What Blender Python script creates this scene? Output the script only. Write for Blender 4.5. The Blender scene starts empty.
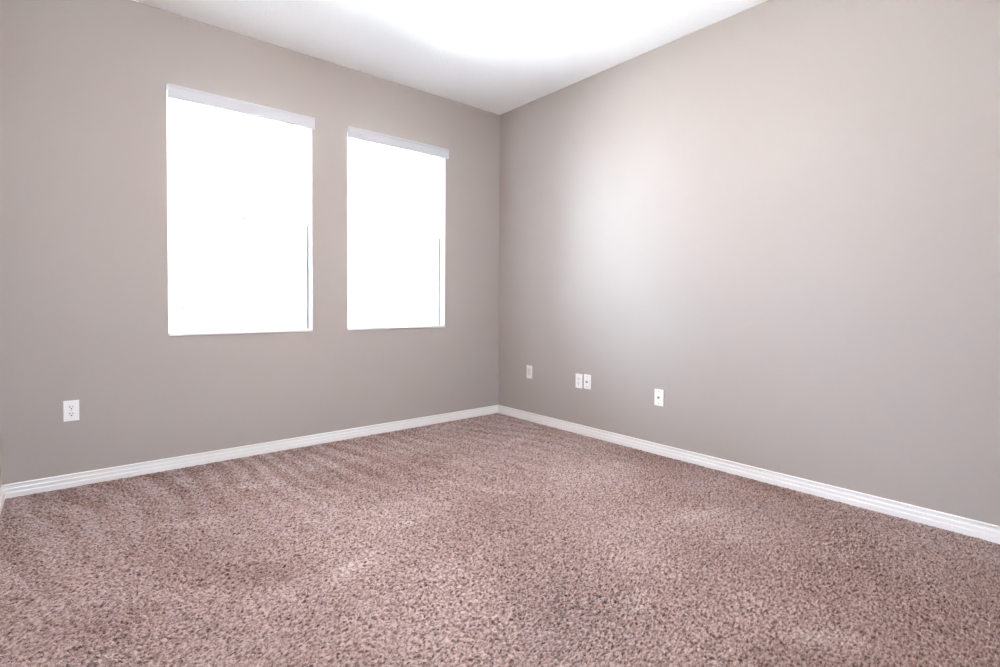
import bpy, bmesh, math
import numpy as np
from mathutils import Vector, Matrix

sc = bpy.context.scene
COL = sc.collection
R = math.radians

# ------------------------------------------------------------------ camera
CAM = Vector((-3.2334, -3.861, 1.0785))
YAW, PITCH, ROLL, FOCAL, AXIS_Y = R(40.08), R(1.2235), R(0.2985), 514.18, 313.7
cam_data = bpy.data.cameras.new('camera')
cam = bpy.data.objects.new('camera', cam_data)
COL.objects.link(cam)
_fw = Vector((math.sin(YAW) * math.cos(PITCH), math.cos(YAW) * math.cos(PITCH), -math.sin(PITCH)))
_rt = Vector((math.cos(YAW), -math.sin(YAW), 0))
_up = _rt.cross(_fw)
_r = _rt * math.cos(ROLL) + _up * math.sin(ROLL)
_u = _up * math.cos(ROLL) - _rt * math.sin(ROLL)
cam.matrix_world = Matrix(((_r.x, _u.x, -_fw.x, CAM.x), (_r.y, _u.y, -_fw.y, CAM.y), (_r.z, _u.z, -_fw.z, CAM.z), (0, 0, 0, 1)))
cam_data.sensor_width = 36.0
cam_data.lens = 36.0 * FOCAL / 1000.0
cam_data.shift_y = -(333.5 - AXIS_Y) / 1000.0
cam_data.clip_start = 0.02
sc.camera = cam

# ------------------------------------------------------------------ sky, exposure
SKY = 22.0
world = bpy.data.worlds.new('overcast_sky')
sc.world = world
world.use_nodes = True
wn = world.node_tree
bg = wn.nodes['Background']
bg.inputs['Color'].default_value = (0.65, 0.81, 1.0, 1)
bg.inputs['Strength'].default_value = SKY

sun_data = bpy.data.lights.new('sun', 'SUN')       # high sun from the side: it lights the ground outside
sun = bpy.data.objects.new('sun', sun_data)
COL.objects.link(sun)
sun_data.energy = 62.0
sun_data.angle = R(0.6)
sun_data.color = (0.97, 0.975, 1.0)
sun.rotation_euler = (0, R(35), 0)          # shines along the window walls, so none enters
sun.location = (6, 8, 12)

vs = sc.view_settings
vs.view_transform = 'Standard'
vs.look = 'None'
vs.exposure = 1.05
vs.gamma = 1.0
vs.use_curve_mapping = False
sc.cycles.max_bounces = 12
sc.cycles.diffuse_bounces = 8
sc.cycles.transparent_max_bounces = 16

FILL_LAMP = 90.0          # radiance of the added fill lamp's dome

# room: the window wall is y = 0, the plain wall x = 0, the third wall x = LEFT, floor z = 0
LEFT, FRONT, H = -3.518, -4.75, 2.9007
T = 0.135            # wall thickness
FRAME_Y = 0.092      # room-side face of the window frames, behind the wall face

# ------------------------------------------------------------------ helpers
def finish(bm, name, mat, parent=None, smooth=False):
    bmesh.ops.recalc_face_normals(bm, faces=bm.faces)
    me = bpy.data.meshes.new(name)
    bm.to_mesh(me); bm.free()
    if smooth:
        for p in me.polygons: p.use_smooth = True
    if mat: me.materials.append(mat)
    o = bpy.data.objects.new(name, me)
    COL.objects.link(o)
    if parent: o.parent = parent
    return o

def box(bm, lo, hi, bevel=0.0, seg=2):
    r = bmesh.ops.create_cube(bm, size=1.0)
    v = r['verts']
    c = [(a + b) / 2 for a, b in zip(lo, hi)]
    s = [abs(b - a) for a, b in zip(lo, hi)]
    bmesh.ops.scale(bm, vec=s, verts=v)
    bmesh.ops.translate(bm, vec=c, verts=v)
    if bevel:
        es = list({e for x in v for e in x.link_edges})
        bmesh.ops.bevel(bm, geom=es, offset=bevel, segments=seg, affect='EDGES', profile=0.6)
    return bm

def one_box(name, lo, hi, mat, parent=None, bevel=0.0):
    return finish(box(bmesh.new(), lo, hi, bevel), name, mat, parent)

def prism(bm, pts, y0, y1):
    """outline pts in XZ, extruded from y0 to y1"""
    a = [bm.verts.new((x, y0, z)) for x, z in pts]
    b = [bm.verts.new((x, y1, z)) for x, z in pts]
    bm.faces.new(a); bm.faces.new(b[::-1])
    n = len(pts)
    for i in range(n):
        bm.faces.new((a[i], b[i], b[(i + 1) % n], a[(i + 1) % n]))

def disc_pts(r, n=20, cx=0, cz=0, sx=1, sz=1):
    return [(cx + sx * r * math.cos(2 * math.pi * i / n), cz + sz * r * math.sin(2 * math.pi * i / n)) for i in range(n)]

def rounded_pts(w, h, r, n=4, cx=0, cz=0):
    out = []
    for sx, sz, a0 in ((1, 1, 0), (-1, 1, 90), (-1, -1, 180), (1, -1, 270)):
        for i in range(n + 1):
            a = R(a0 + 90 * i / n)
            out.append((cx + sx * (w / 2 - r) + r * math.cos(a), cz + sz * (h / 2 - r) + r * math.sin(a)))
    return out

def empty(name, loc, rz=0):
    o = bpy.data.objects.new(name, None)
    o.empty_display_size = 0.05
    COL.objects.link(o)
    o.location = loc; o.rotation_euler = (0, 0, rz)
    return o

def tag(o, label, cat, group=None, kind=None):
    o['label'] = label; o['category'] = cat
    if group: o['group'] = group
    if kind: o['kind'] = kind
    return o

def struct(o, label=None):
    o['kind'] = 'structure'
    if label: o['label'] = label
    return o

# ------------------------------------------------------------------ materials
def new_mat(name):
    m = bpy.data.materials.new(name); m.use_nodes = True
    nt = m.node_tree
    return m, nt, nt.nodes['Principled BSDF'], nt.nodes['Material Output']

def paint(name, col, rough, bump_scale=0, bump=0.0, dist=0.001, spec=0.5, blobs=False):
    m, nt, p, out = new_mat(name)
    p.inputs['Base Color'].default_value = (*col, 1)
    p.inputs['Roughness'].default_value = rough
    p.inputs['Specular IOR Level'].default_value = spec
    if bump_scale:
        tc = nt.nodes.new('ShaderNodeTexCoord')
        nz = nt.nodes.new('ShaderNodeTexNoise')
        nz.inputs['Scale'].default_value = bump_scale
        nz.inputs['Detail'].default_value = 3
        nt.links.new(tc.outputs['Object'], nz.inputs['Vector'])
        src = nz.outputs['Fac']
        if blobs:
            rp = nt.nodes.new('ShaderNodeValToRGB')
            rp.color_ramp.elements[0].position = 0.47
            rp.color_ramp.elements[1].position = 0.60
            nt.links.new(src, rp.inputs['Fac']); src = rp.outputs['Color']
        b = nt.nodes.new('ShaderNodeBump')
        b.inputs['Strength'].default_value = bump
        b.inputs['Distance'].default_value = dist
        nt.links.new(src, b.inputs['Height'])
        nt.links.new(b.outputs['Normal'], p.inputs['Normal'])
    return m

M_WALL = paint('greige_wall_paint', (0.388, 0.350, 0.331), 0.75, 130, 0.25, 0.002, 0.10)
M_CEIL = paint('white_textured_ceiling', (0.93, 0.925, 0.925), 0.9, 70, 0.35, 0.003, 0.2, True)
M_TRIM = paint('white_semigloss_trim', (0.74, 0.73, 0.73), 0.35)
M_PLATE = paint('white_plastic_plate', (0.84, 0.83, 0.83), 0.35)
M_INSERT = paint('off_white_plastic', (0.66, 0.67, 0.68), 0.4)
M_SLOT = paint('dark_slot', (0.035, 0.028, 0.026), 0.6)
M_METAL = paint('dull_metal', (0.30, 0.30, 0.30), 0.35)
M_METAL.node_tree.nodes['Principled BSDF'].inputs['Metallic'].default_value = 0.7
M_VALANCE = paint('white_blind_vinyl', (0.50, 0.51, 0.545), 0.65, spec=0.15)
M_GROOVE_SHADE = paint('grey_groove_shade', (0.16, 0.165, 0.18), 0.6)
M_STUCCO = paint('pale_stucco', (0.7, 0.68, 0.64), 0.9, 60, 0.4, 0.004)
M_CONCRETE = paint('pale_concrete', (0.60, 0.59, 0.57), 0.9, 12, 0.3, 0.01)

def vinyl():
    m, nt, p, out = new_mat('white_translucent_vinyl')
    p.inputs['Base Color'].default_value = (0.88, 0.88, 0.88, 1)
    p.inputs['Roughness'].default_value = 0.35
    t = nt.nodes.new('ShaderNodeBsdfTranslucent')
    t.inputs['Color'].default_value = (0.9, 0.9, 0.9, 1)
    mx = nt.nodes.new('ShaderNodeMixShader'); mx.inputs['Fac'].default_value = 0.22
    nt.links.new(p.outputs['BSDF'], mx.inputs[1]); nt.links.new(t.outputs['BSDF'], mx.inputs[2])
    nt.links.new(mx.outputs['Shader'], out.inputs['Surface'])
    return m
M_VINYL = vinyl()

def glass():
    m, nt, p, out = new_mat('clear_pane_glass')
    nt.nodes.remove(p)
    tr = nt.nodes.new('ShaderNodeBsdfTransparent'); tr.inputs['Color'].default_value = (0.95, 0.97, 0.96, 1)
    gl = nt.nodes.new('ShaderNodeBsdfGlossy'); gl.inputs['Roughness'].default_value = 0.02
    fr = nt.nodes.new('ShaderNodeFresnel'); fr.inputs['IOR'].default_value = 1.45
    mx = nt.nodes.new('ShaderNodeMixShader')
    nt.links.new(fr.outputs['Fac'], mx.inputs['Fac'])
    nt.links.new(tr.outputs['BSDF'], mx.inputs[1]); nt.links.new(gl.outputs['BSDF'], mx.inputs[2])
    nt.links.new(mx.outputs['Shader'], out.inputs['Surface'])
    return m
M_GLASS = glass()

def fill_lamp_glass():
    m, nt, p, out = new_mat('lit_fill_lamp_glass')
    p.inputs['Base Color'].default_value = (0.9, 0.9, 0.88, 1)
    p.inputs['Emission Color'].default_value = (1.0, 0.82, 0.70, 1)
    p.inputs['Emission Strength'].default_value = FILL_LAMP
    return m
M_FILL_LAMP = fill_lamp_glass()

def carpet_mat():
    m, nt, p, out = new_mat('mauve_brown_carpet_yarn')
    p.inputs['Roughness'].default_value = 1.0
    p.inputs['Specular IOR Level'].default_value = 0.1
    p.inputs['Sheen Weight'].default_value = 0.45
    p.inputs['Sheen Roughness'].default_value = 0.4
    p.inputs['Sheen Tint'].default_value = (0.90, 0.86, 1.0, 1)
    tc = nt.nodes.new('ShaderNodeTexCoord')
    n1 = nt.nodes.new('ShaderNodeTexNoise')            # random yarn tint; its dark flecks stand in for crevice shade
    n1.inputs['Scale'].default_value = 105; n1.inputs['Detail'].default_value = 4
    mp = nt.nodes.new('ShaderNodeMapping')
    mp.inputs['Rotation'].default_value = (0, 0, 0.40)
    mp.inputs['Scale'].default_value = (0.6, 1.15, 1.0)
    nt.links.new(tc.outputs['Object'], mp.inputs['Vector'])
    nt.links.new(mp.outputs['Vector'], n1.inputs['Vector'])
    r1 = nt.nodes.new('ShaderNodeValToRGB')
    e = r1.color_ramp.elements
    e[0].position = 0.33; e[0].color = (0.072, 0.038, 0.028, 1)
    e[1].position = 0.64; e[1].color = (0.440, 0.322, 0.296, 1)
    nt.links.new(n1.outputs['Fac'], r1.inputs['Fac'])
    at = nt.nodes.new('ShaderNodeAttribute')           # brush marks in the pile; the shading of its lay is put into colour
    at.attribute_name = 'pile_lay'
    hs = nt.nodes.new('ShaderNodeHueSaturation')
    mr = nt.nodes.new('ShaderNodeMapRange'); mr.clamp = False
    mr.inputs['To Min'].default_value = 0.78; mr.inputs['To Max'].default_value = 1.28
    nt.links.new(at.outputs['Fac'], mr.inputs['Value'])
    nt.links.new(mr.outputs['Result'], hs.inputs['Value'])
    ms = nt.nodes.new('ShaderNodeMapRange')            # the lay shading also turns the colour paler and greyer
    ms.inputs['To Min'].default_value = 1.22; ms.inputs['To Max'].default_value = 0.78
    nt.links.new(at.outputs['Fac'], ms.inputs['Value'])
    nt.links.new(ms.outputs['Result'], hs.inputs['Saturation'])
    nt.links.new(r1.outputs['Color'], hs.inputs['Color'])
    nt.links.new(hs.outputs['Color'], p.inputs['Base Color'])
    n3 = nt.nodes.new('ShaderNodeTexNoise')            # fibre bump
    n3.inputs['Scale'].default_value = 260; n3.inputs['Detail'].default_value = 2
    nt.links.new(tc.outputs['Object'], n3.inputs['Vector'])
    b = nt.nodes.new('ShaderNodeBump')
    b.inputs['Strength'].default_value = 0.7; b.inputs['Distance'].default_value = 0.003
    nt.links.new(n3.outputs['Fac'], b.inputs['Height'])
    nt.links.new(b.outputs['Normal'], p.inputs['Normal'])
    return m
M_CARPET = carpet_mat()

# ------------------------------------------------------------------ room shell
# two identical window openings in the window wall (x0, x1), sill and head heights
OPEN = ((-2.7424, -1.8252), (-1.550, -0.6334))
SILL, HEAD = 0.870, 2.442
REAR_FILL = (-2.85, -2.2, 0.870, 2.44)      # unseen window added behind the camera to let in fill daylight

def wall_with_openings(name, xs, zs, ya, yb, holes):
    bm = bmesh.new()
    V = {}
    def v(x, y, z):
        k = (round(x, 5), round(y, 5), round(z, 5))
        if k not in V: V[k] = bm.verts.new((x, y, z))
        return V[k]
    for i in range(len(xs) - 1):
        for j in range(3):
            x0, x1, z0, z1 = xs[i], xs[i + 1], zs[j], zs[j + 1]
            if i in holes and j == 1:
                for a, b in (((x0, z0), (x1, z0)), ((x1, z0), (x1, z1)), ((x1, z1), (x0, z1)), ((x0, z1), (x0, z0))):
                    bm.faces.new((v(a[0], ya, a[1]), v(a[0], yb, a[1]), v(b[0], yb, b[1]), v(b[0], ya, b[1]))).material_index = 1
            else:
                for y in (ya, yb):
                    bm.faces.new((v(x0, y, z0), v(x1, y, z0), v(x1, y, z1), v(x0, y, z1)))
    for i in range(len(xs) - 1):
        for z in (zs[0], zs[-1]):
            bm.faces.new((v(xs[i], ya, z), v(xs[i + 1], ya, z), v(xs[i + 1], yb, z), v(xs[i], yb, z)))
    for j in range(3):
        for x in (xs[0], xs[-1]):
            bm.faces.new((v(x, ya, zs[j]), v(x, yb, zs[j]), v(x, yb, zs[j + 1]), v(x, ya, zs[j + 1])))
    o = finish(bm, name, M_WALL)
    o.data.materials.append(M_TRIM)                  # white painted window returns
    return o

struct(wall_with_openings('wall_back', [LEFT - T, OPEN[0][0], OPEN[0][1], OPEN[1][0], OPEN[1][1], T], [-0.12, SILL, HEAD, H + 0.12], 0, T, (1, 3)), 'greige painted wall holding both windows')
struct(one_box('wall_right', (0, FRONT, -0.12), (T, 0, H + 0.12), M_WALL), 'long plain greige wall with four white wall plates')
struct(one_box('wall_left', (LEFT - T, FRONT, -0.12), (LEFT, 0, H + 0.12), M_WALL), 'greige wall at the edge of the view')
struct(wall_with_openings('wall_front', [LEFT - T, REAR_FILL[0], REAR_FILL[1], T], [-0.12, REAR_FILL[2], REAR_FILL[3], H + 0.12], FRONT, FRONT - T, (1,)), 'greige wall behind the viewpoint with an added fill window')
struct(one_box('ceiling', (LEFT, FRONT, H), (0, 0, H + 0.12), M_CEIL), 'flat white textured ceiling')
struct(one_box('floor', (LEFT, FRONT, -0.12), (0, 0, -0.03), M_CONCRETE), 'slab under the carpet')
struct(one_box('ground_outside', (-30, -40, -0.5), (30, 40, -0.3), M_CONCRETE), 'pale ground outside the windows')

# ------------------------------------------------------------------ baseboards (stepped profile, mitred)
BB = 0.075
PROFILE = [(0.0, -0.028), (0.0165, -0.028), (0.0165, 0.025), (0.0145, 0.0300), (0.0112, 0.0305), (0.0112, 0.047),
           (0.0090, 0.0515), (0.0060, 0.0520), (0.0060, 0.064), (0.0085, 0.068), (0.0075, 0.0725), (0.0045, 0.0746), (0.0, BB)]
def baseboard(name, axis, wall, a, b, sgn):
    """axis 0: runs along x on the wall y = wall; axis 1: along y on x = wall; sgn: direction into the room"""
    bm = bmesh.new()
    rows = []
    for end, s in ((a, 1), (b, -1)):
        row = []
        for t, z in PROFILE:
            run, off = end + s * t, wall + sgn * t
            row.append(bm.verts.new((run, off, z) if axis == 0 else (off, run, z)))
        rows.append(row)
    n = len(PROFILE)
    for i in range(n):
        bm.faces.new((rows[0][i], rows[1][i], rows[1][(i + 1) % n], rows[0][(i + 1) % n]))
    bm.faces.new(rows[0]); bm.faces.new(rows[1][::-1])
    return struct(finish(bm, name, M_TRIM))
baseboard('baseboard_back', 0, 0.0, LEFT, 0.0, -1)['label'] = 'white stepped baseboard under the windows'
baseboard('baseboard_right', 1, 0.0, FRONT, 0.0, -1)['label'] = 'white stepped baseboard along the plain wall'
baseboard('baseboard_left', 1, LEFT, FRONT, 0.0, 1)
baseboard('baseboard_front', 0, FRONT, LEFT, 0.0, 1)

# ------------------------------------------------------------------ windows: vinyl single-hung
def ring(bm, x0, x1, z0, z1, w, y0, y1, bot=None, top=None, bevel=0.003):
    bot = bot or w; top = top or w
    box(bm, (x0, y0, z0), (x0 + w, y1, z1), bevel)
    box(bm, (x1 - w, y0, z0), (x1, y1, z1), bevel)
    box(bm, (x0 + w, y0, z0), (x1 - w, y1, z0 + bot), bevel)
    box(bm, (x0 + w, y0, z1 - top), (x1 - w, y1, z1), bevel)

def window(n, x0, x1, label):
    w = empty('window_%d' % n, ((x0 + x1) / 2, FRAME_Y, SILL))
    struct(w, label)
    hw = (x1 - x0) / 2 - 0.001
    h = HEAD - SILL - 0.001
    mid = 0.772                                          # meeting rail height above the sill
    bm = bmesh.new(); ring(bm, -hw, hw, 0.001, h, 0.042, 0.0, 0.042, bot=0.036)
    finish(bm, 'frame', M_VINYL, w)
    # lower sash on the room side
    bm = bmesh.new(); ring(bm, -hw + 0.044, hw - 0.044, 0.038, mid + 0.018, 0.040, 0.004, 0.020, bot=0.034, top=0.034)
    ls = finish(bm, 'lower_sash', M_VINYL, w)
    one_box('pane', (-hw + 0.080, 0.0115, 0.068), (hw - 0.080, 0.0150, mid - 0.012), M_GLASS, ls)
    bm = bmesh.new(); box(bm, (-0.024, -0.006, mid + 0.0185), (0.024, 0.020, mid + 0.026), 0.002); box(bm, (-0.008, -0.010, mid + 0.026), (0.020, 0.010, mid + 0.036), 0.003)
    finish(bm, 'sash_lock', M_VINYL, ls)
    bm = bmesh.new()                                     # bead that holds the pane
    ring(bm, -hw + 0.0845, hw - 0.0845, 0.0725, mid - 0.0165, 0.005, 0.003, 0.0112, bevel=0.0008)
    box(bm, (-hw + 0.0900, 0.003, 0.078), (-hw + 0.0985, 0.0112, mid - 0.022), 0.0008)  # extra strip standing in for the shading along the left stile
    finish(bm, 'bead_and_stile_shade', M_TRIM, ls)
    bm = bmesh.new()                                     # grey strips standing in for the shadow in the jamb groove
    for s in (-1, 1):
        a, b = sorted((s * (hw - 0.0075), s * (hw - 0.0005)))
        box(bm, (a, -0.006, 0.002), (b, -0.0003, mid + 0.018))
    finish(bm, 'groove_shade', M_GROOVE_SHADE, w)
    # upper sash on the outer track
    bm = bmesh.new(); ring(bm, -hw + 0.044, hw - 0.044, mid - 0.016, h - 0.044, 0.030, 0.0215, 0.0375, bot=0.034)
    us = finish(bm, 'upper_sash', M_VINYL, w)
    one_box('pane', (-hw + 0.070, 0.028, mid + 0.014), (hw - 0.070, 0.0315, h - 0.076), M_GLASS, us)
    # sill: white ledge with a rounded nose just proud of the wall
    s = one_box('windowsill', (-hw, -FRAME_Y - 0.012, -0.014), (hw, 0.0, 0.0005), M_TRIM, w, 0.004)
    return w
window(1, *OPEN[0], 'white single-hung window farther from the room corner, bright daylight behind')
window(2, *OPEN[1], 'white single-hung window nearest the room corner, bright daylight behind')

def rear_fill_window(x0, x1, z0, z1):
    w = empty('window_3', ((x0 + x1) / 2, FRONT - FRAME_Y, z0))
    struct(w, 'unseen white window added behind the viewpoint for fill daylight')
    hw, h = (x1 - x0) / 2 - 0.001, z1 - z0 - 0.001
    bm = bmesh.new(); ring(bm, -hw, hw, 0.001, h, 0.04, -0.042, 0.0)
    box(bm, (-0.025, -0.038, 0.041), (0.025, -0.004, h - 0.04), 0.003)
    finish(bm, 'frame', M_VINYL, w)
    for a, b in ((-hw + 0.041, -0.026), (0.026, hw - 0.041)):
        one_box('pane', (a, -0.024, 0.042), (b, -0.020, h - 0.041), M_GLASS, w)
    one_box('windowsill', (-hw, 0.001, -0.014), (hw, FRAME_Y + 0.012, 0.0005), M_TRIM, w, 0.004)
rear_fill_window(*REAR_FILL)

# ------------------------------------------------------------------ blind valances heading the windows
def valance(x0, x1, lap, label):                       # lap: how far the board runs past the opening on the side away from the corner
    o = empty('blind_valance', ((x0 + x1) / 2 + 0.002 - lap / 2, 0.0, HEAD - 0.1))
    tag(o, label, 'valance', 'white valances heading the windows')
    hw = (x1 - x0) / 2 + 0.002 + lap / 2
    zt, zb = 0.0925, 0.0088
    bm = bmesh.new()                                     # face board with a small crown lip and a bottom bead
    prof = [(-0.046, zb), (-0.0500, zb + 0.002), (-0.0510, zb + 0.008), (-0.0485, zb + 0.013), (-0.0485, zt - 0.016),
            (-0.0505, zt - 0.012), (-0.0520, zt - 0.003), (-0.0505, zt), (-0.040, zt), (-0.040, zb)]
    a = [bm.verts.new((-hw, y, z)) for y, z in prof]
    b = [bm.verts.new((hw, y, z)) for y, z in prof]
    bm.faces.new(a); bm.faces.new(b[::-1])
    for i in range(len(prof)):
        j = (i + 1) % len(prof)
        bm.faces.new((a[i], b[i], b[j], a[j]))
    finish(bm, 'face_board', M_VALANCE, o)
    one_box('headrail', (-hw + 0.055, 0.004, zt - 0.040), (hw - 0.014, 0.046, 0.0998), M_VALANCE, o, 0.003)
    for x in (-0.28, 0.0, 0.28):                         # clips that carry the face board on the rail
        one_box('valance_clip', (x - 0.012, -0.0402, zt - 0.030), (x + 0.012, 0.006, zt - 0.026), M_VALANCE, o)
    return o
valance(*OPEN[0], 0.001, 'white blind valance across the head of the window farther from the room corner')
valance(*OPEN[1], 0.012, 'white blind valance across the head of the window nearest the room corner')

# ------------------------------------------------------------------ wall plates (local: X wide, Z up, -Y into the room)
PW, PH, PT = 0.0705, 0.1175, 0.0075
def plate_root(name, loc, rz, label, cat, group=None):
    o = empty(name, loc, rz)
    tag(o, label, cat, group)
    bm = bmesh.new()
    box(bm, (-PW / 2, -PT, -PH / 2), (PW / 2, -0.0003, PH / 2))
    front = [e for e in bm.edges if all(v.co.y < -PT / 2 for v in e.verts)]
    bmesh.ops.bevel(bm, geom=front, offset=0.0020, segments=2, affect='EDGES')
    finish(bm, 'cover_plate', M_PLATE, o)
    return o
def screw(o, z, y=-PT, r=0.0033, mat=None):
    bm = bmesh.new(); prism(bm, disc_pts(r, 14, 0, z), y - 0.0009, y + 0.0002)
    s = finish(bm, 'screw', mat or M_INSERT, o)
    bm = bmesh.new(); box(bm, (-r * 0.8, y - 0.0011, z - 0.0005), (r * 0.8, y - 0.0008, z + 0.0005))
    finish(bm, 'screw_slot', M_SLOT, s)
def duplex(loc, rz, label, group=None):
    o = plate_root('duplex_outlet', loc, rz, label, 'outlet', group)
    for s in (1, -1):
        zc = s * 0.0195
        pts = []
        for i in range(28):                              # round face with flat top and bottom
            a = 2 * math.pi * i / 28
            pts.append((0.0172 * math.cos(a), zc + max(-0.0142, min(0.0142, 0.0172 * math.sin(a)))))
        bm = bmesh.new(); prism(bm, pts, -PT - 0.0016, -PT + 0.0003)
        f = finish(bm, 'receptacle_face', M_PLATE, o)
        bm = bmesh.new()
        y0, y1 = -PT - 0.0019, -PT - 0.0012
        box(bm, (-0.0083, y0, zc - 0.0010), (-0.0050, y1, zc + 0.0096))
        box(bm, (0.0051, y0, zc - 0.0002), (0.0082, y1, zc + 0.0088))
        prism(bm, disc_pts(0.0036, 14, 0, zc - 0.0078), y0, y1)
        finish(bm, 'socket_slot', M_SLOT, f)['label'] = 'dark prong slots'
    screw(o, 0.0)
    return o
def jack(loc, rz, label, group=None):
    o = plate_root('jack_plate', loc, rz, label, 'wall plate', group)
    bm = bmesh.new(); prism(bm, disc_pts(0.0095, 6), -PT - 0.0025, -PT + 0.0003)
    nut = finish(bm, 'connector', M_METAL, o); nut['label'] = 'grey metal connector'
    bm = bmesh.new(); prism(bm, disc_pts(0.0058, 18), -PT - 0.010, -PT - 0.002)
    finish(bm, 'barrel', M_METAL, nut)
    bm = bmesh.new(); prism(bm, disc_pts(0.0038, 14), -PT - 0.0102, -PT - 0.0095)
    finish(bm, 'socket_hole', M_SLOT, nut)
    for z in (0.0418, -0.0418): screw(o, z, r=0.0038, mat=M_METAL)
    return o
def rocker(loc, rz, label):
    o = plate_root('wall_plate', loc, rz, label, 'wall plate')
    bm = bmesh.new(); prism(bm, rounded_pts(0.0345, 0.068, 0.002), -PT - 0.0006, -PT + 0.0003)
    ins = finish(bm, 'insert', M_INSERT, o); ins['label'] = 'pale grey rectangular insert'
    for z in (0.0485, -0.0485): screw(o, z, r=0.0028)
    return o
RW = R(-90)
duplex((-3.2214, 0.0, 0.442), 0, 'white duplex outlet on the window wall, below and beside the window')
rocker((0.0, -0.4446, 0.4466), RW, 'white wall plate with plain rectangular insert, first along the plain wall from the corner')
duplex((0.0, -1.0405, 0.4360), RW, 'white duplex outlet on the plain wall, close beside a jack plate')
jack((0.0, -1.1300, 0.4395), RW, 'white jack plate paired close beside a duplex outlet')
jack((0.0, -1.792, 0.4072), RW, 'white jack plate alone on the plain wall, farthest from the corner')

# ------------------------------------------------------------------ carpet: one displaced pile surface
SCUFFS = [(-1.51, -1.33, 0.16, 0.06, -0.9, 1.0), (-1.37, -1.63, 0.16, 0.05, -1.0, 1.0), (-2.42, -0.65, 0.15, 0.06, -0.5, 1.0), (-2.35, -1.89, 0.1, 0.06, 0.2, 1.0), (-2.79, -0.99, 0.16, 0.08, -0.2, 1.0), (-0.79, -0.17, 0.22, 0.1, 0.3, 1.0), (-0.52, -0.89, 0.25, 0.07, 0.2, 1.0), (-1.93, -1.66, 0.09, 0.05, 0.2, 1.0), (-1.36, -3.31, 0.05, 0.16, 0.7, 1.0), (-1.65, -2.78, 0.1, 0.05, 0.2, 1.0), (-0.77, -2.53, 0.22, 0.06, -0.3, 1.0), (-2.61, -1.72, 0.3, 0.13, -0.5, -0.8), (-3.16, -1.72, 0.26, 0.14, -0.3, -0.8), (-3.23, -0.26, 0.22, 0.1, -0.9, -0.7), (-2.76, -0.49, 0.2, 0.07, -1.2, -0.6), (-0.33, -2.22, 0.18, 0.09, -0.3, -0.5), (-0.83, -3.37, 0.25, 0.1, 0.7, -0.4), (-0.61, -1.75, 0.5, 0.25, -0.3, 0.35), (-1.77, -1.45, 0.5, 0.3, 0, 0.25)]
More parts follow.
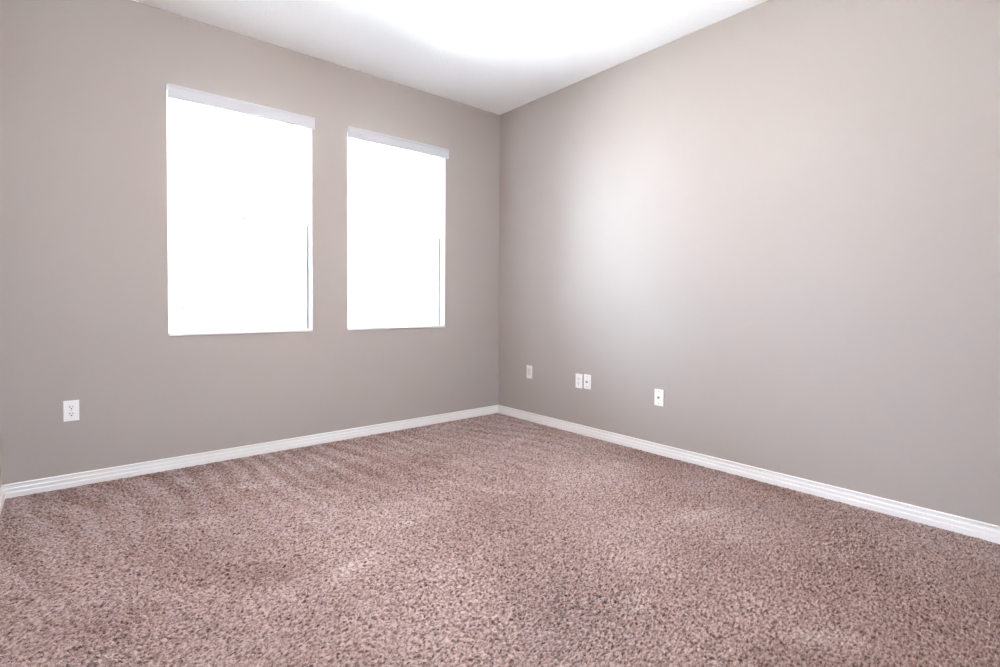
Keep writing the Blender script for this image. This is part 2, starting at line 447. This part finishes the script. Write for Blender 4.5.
def carpet():
    STEP = 0.0030
    nx = int((0 - LEFT) / STEP) + 1
    ny = int((0 - FRONT) / STEP) + 1
    X, Y = np.meshgrid(np.linspace(LEFT, 0, nx), np.linspace(FRONT, 0, ny))
    rng = np.random.default_rng(7)

    def vnoise(x, y, seed):
        r = np.random.default_rng(seed)
        tab = r.random((256, 256))
        xi, yi = np.floor(x).astype(int), np.floor(y).astype(int)
        fx, fy = x - xi, y - yi
        fx = fx * fx * (3 - 2 * fx); fy = fy * fy * (3 - 2 * fy)
        g = lambda i, j: tab[(xi + i) % 256, (yi + j) % 256]
        return (g(0, 0) * (1 - fx) + g(1, 0) * fx) * (1 - fy) + (g(0, 1) * (1 - fx) + g(1, 1) * fx) * fy
    def fbm(x, y, seed, octs=3):
        s, a, t = 0, 1, 0
        for k in range(octs):
            s = s + a * vnoise(x * 2 ** k, y * 2 ** k, seed + k); t += a; a *= 0.5
        return s / t

    # tufts: nearest-seed domes on a jittered lattice, bent by low noise
    wx = X + 0.012 * (fbm(X * 40, Y * 40, 11) - 0.5) + 0.10 * (fbm(X * 3, Y * 3, 13, 2) - 0.5)
    wy = Y + 0.012 * (fbm(X * 40, Y * 40, 21) - 0.5) + 0.10 * (fbm(X * 3, Y * 3, 23, 2) - 0.5)
    ca, sa = math.cos(-0.40), math.sin(-0.40)            # yarns mostly lie one way
    u, v = (wx * ca + wy * sa) / 0.0200, (-wx * sa + wy * ca) / 0.0105
    iu, iv = np.floor(u).astype(int), np.floor(v).astype(int)
    jit = rng.random((512, 512, 4))
    best = np.full(u.shape, 9.0); second = np.full(u.shape, 9.0); bh = np.zeros(u.shape)
    for du in (-1, 0, 1):
        for dv in (-1, 0, 1):
            j = jit[(iu + du) % 512, (iv + dv) % 512]
            ddx = iu + du + 0.1 + 0.8 * j[..., 0] - u
            ddy = iv + dv + 0.1 + 0.8 * j[..., 1] - v
            ang = (j[..., 3] - 0.5) * 1.0                  # each yarn leans its own way
            c, s = np.cos(ang), np.sin(ang)
            p, q = ddx * c + ddy * s, -ddx * s + ddy * c
            d = np.sqrt((p * 0.88) ** 2 + (q * 1.12) ** 2)
            m = d < best
            second = np.where(m, best, np.minimum(second, d))
            best = np.where(m, d, best); bh = np.where(m, j[..., 2], bh)
    dome = np.sqrt(np.clip(1 - (best / 0.95) ** 2, 0, 1))
    # nap: broad patches brushed flat or raised, and vacuum strokes running out from the window wall
    patch = fbm(X * 2.2 + 3, Y * 2.2 + 9, 31, 3)
    patch = np.clip((patch - 0.30) / 0.40, 0, 1)
    amp = 0.0195 * (0.92 - 0.22 * patch)
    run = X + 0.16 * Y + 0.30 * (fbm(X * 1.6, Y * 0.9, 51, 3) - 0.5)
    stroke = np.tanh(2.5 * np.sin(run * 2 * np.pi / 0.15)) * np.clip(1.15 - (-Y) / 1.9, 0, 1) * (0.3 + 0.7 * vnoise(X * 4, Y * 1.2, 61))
    gap = np.sqrt(np.clip((second - best) / 0.42, 0, 1))  # dark seams between yarns
    tuft = dome * (0.6 + 0.7 * bh) * (0.30 + 0.78 * gap)
    edge = np.minimum(np.minimum(-X, X - LEFT), np.minimum(-Y, Y - FRONT))
    calm = np.clip(edge / 0.06, 0.25, 1)                 # trimmed level where it meets the baseboards
    Z = amp * (tuft - 0.75) * calm + 0.003 * (fbm(X * 9, Y * 9, 41, 2) - 0.5) * calm
    # every tuft leans: the strokes and footmarks brush the pile one way or the other
    lean_x = 1.3 * (fbm(X * 3.1 + 40, Y * 3.1, 71, 2) - 0.5) + 0.25 * stroke
    lean_y = 1.6 * (fbm(X * 2.6, Y * 2.6 + 70, 81, 2) - 0.5) + 0.55 * stroke
    X = X + lean_x * amp * tuft * calm * np.clip(edge / 0.05, 0, 1)
    Y = Y + lean_y * amp * tuft * calm * np.clip(edge / 0.05, 0, 1)
    # trodden (+) or brushed up (-) spots, their shading put into colour: x, y, half sizes, turn, amount
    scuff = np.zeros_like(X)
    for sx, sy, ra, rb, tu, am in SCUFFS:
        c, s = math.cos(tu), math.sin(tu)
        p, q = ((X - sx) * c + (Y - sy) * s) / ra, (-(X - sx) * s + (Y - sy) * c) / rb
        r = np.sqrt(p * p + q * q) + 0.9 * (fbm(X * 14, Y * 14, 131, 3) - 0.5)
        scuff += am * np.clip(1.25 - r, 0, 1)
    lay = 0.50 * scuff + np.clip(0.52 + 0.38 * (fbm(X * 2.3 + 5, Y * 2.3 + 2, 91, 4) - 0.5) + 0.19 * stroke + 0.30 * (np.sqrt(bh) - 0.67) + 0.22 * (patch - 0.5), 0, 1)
    n = nx * ny
    co = np.stack([X, Y, Z], -1).reshape(-1, 3).astype(np.float32)
    idx = np.arange(n).reshape(ny, nx)
    quads = np.stack([idx[:-1, :-1], idx[:-1, 1:], idx[1:, 1:], idx[1:, :-1]], -1).reshape(-1, 4).astype(np.int32)
    me = bpy.data.meshes.new('carpet')
    me.vertices.add(n); me.vertices.foreach_set('co', co.ravel())
    me.loops.add(quads.size); me.loops.foreach_set('vertex_index', quads.ravel())
    me.polygons.add(len(quads))
    me.polygons.foreach_set('loop_start', np.arange(0, quads.size, 4, dtype=np.int32))
    me.polygons.foreach_set('use_smooth', np.ones(len(quads), dtype=bool))
    me.update(calc_edges=True)
    me.attributes.new('pile_lay', 'FLOAT', 'POINT').data.foreach_set('value', lay.astype(np.float32).ravel())
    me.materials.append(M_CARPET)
    o = bpy.data.objects.new('carpet', me); COL.objects.link(o)
    tag(o, 'mauve-brown cut pile carpet covering the whole floor, with vacuum marks', 'carpet', kind='stuff')
carpet()

# ------------------------------------------------------------------ fill lamp added on the ceiling, out of view
def fill_lamp(x, y):
    o = empty('fill_light', (x, y, H))
    tag(o, 'added fill lamp, a round frosted dome on the ceiling out of view', 'ceiling light')
    def lathe(name, prof, mat, n=40):
        bm = bmesh.new(); rows = []
        for r, z in prof:
            rows.append([bm.verts.new((r * math.cos(2 * math.pi * i / n), r * math.sin(2 * math.pi * i / n), z)) for i in range(n)])
        for a, b in zip(rows, rows[1:]):
            for i in range(n): bm.faces.new((a[i], a[(i + 1) % n], b[(i + 1) % n], b[i]))
        bm.faces.new(rows[0]); bm.faces.new(rows[-1])
        return finish(bm, name, mat, o, True)
    lathe('base', [(0.20, 0.0), (0.205, -0.012), (0.195, -0.03), (0.19, -0.031)], M_TRIM)
    lathe('glass_dome', [(0.185, -0.031)] + [(0.185 * math.cos(R(a)), -0.031 - 0.085 * math.sin(R(a))) for a in range(8, 88, 8)] + [(0.006, -0.116)], M_FILL_LAMP)
fill_lamp(-2.0, -2.25)
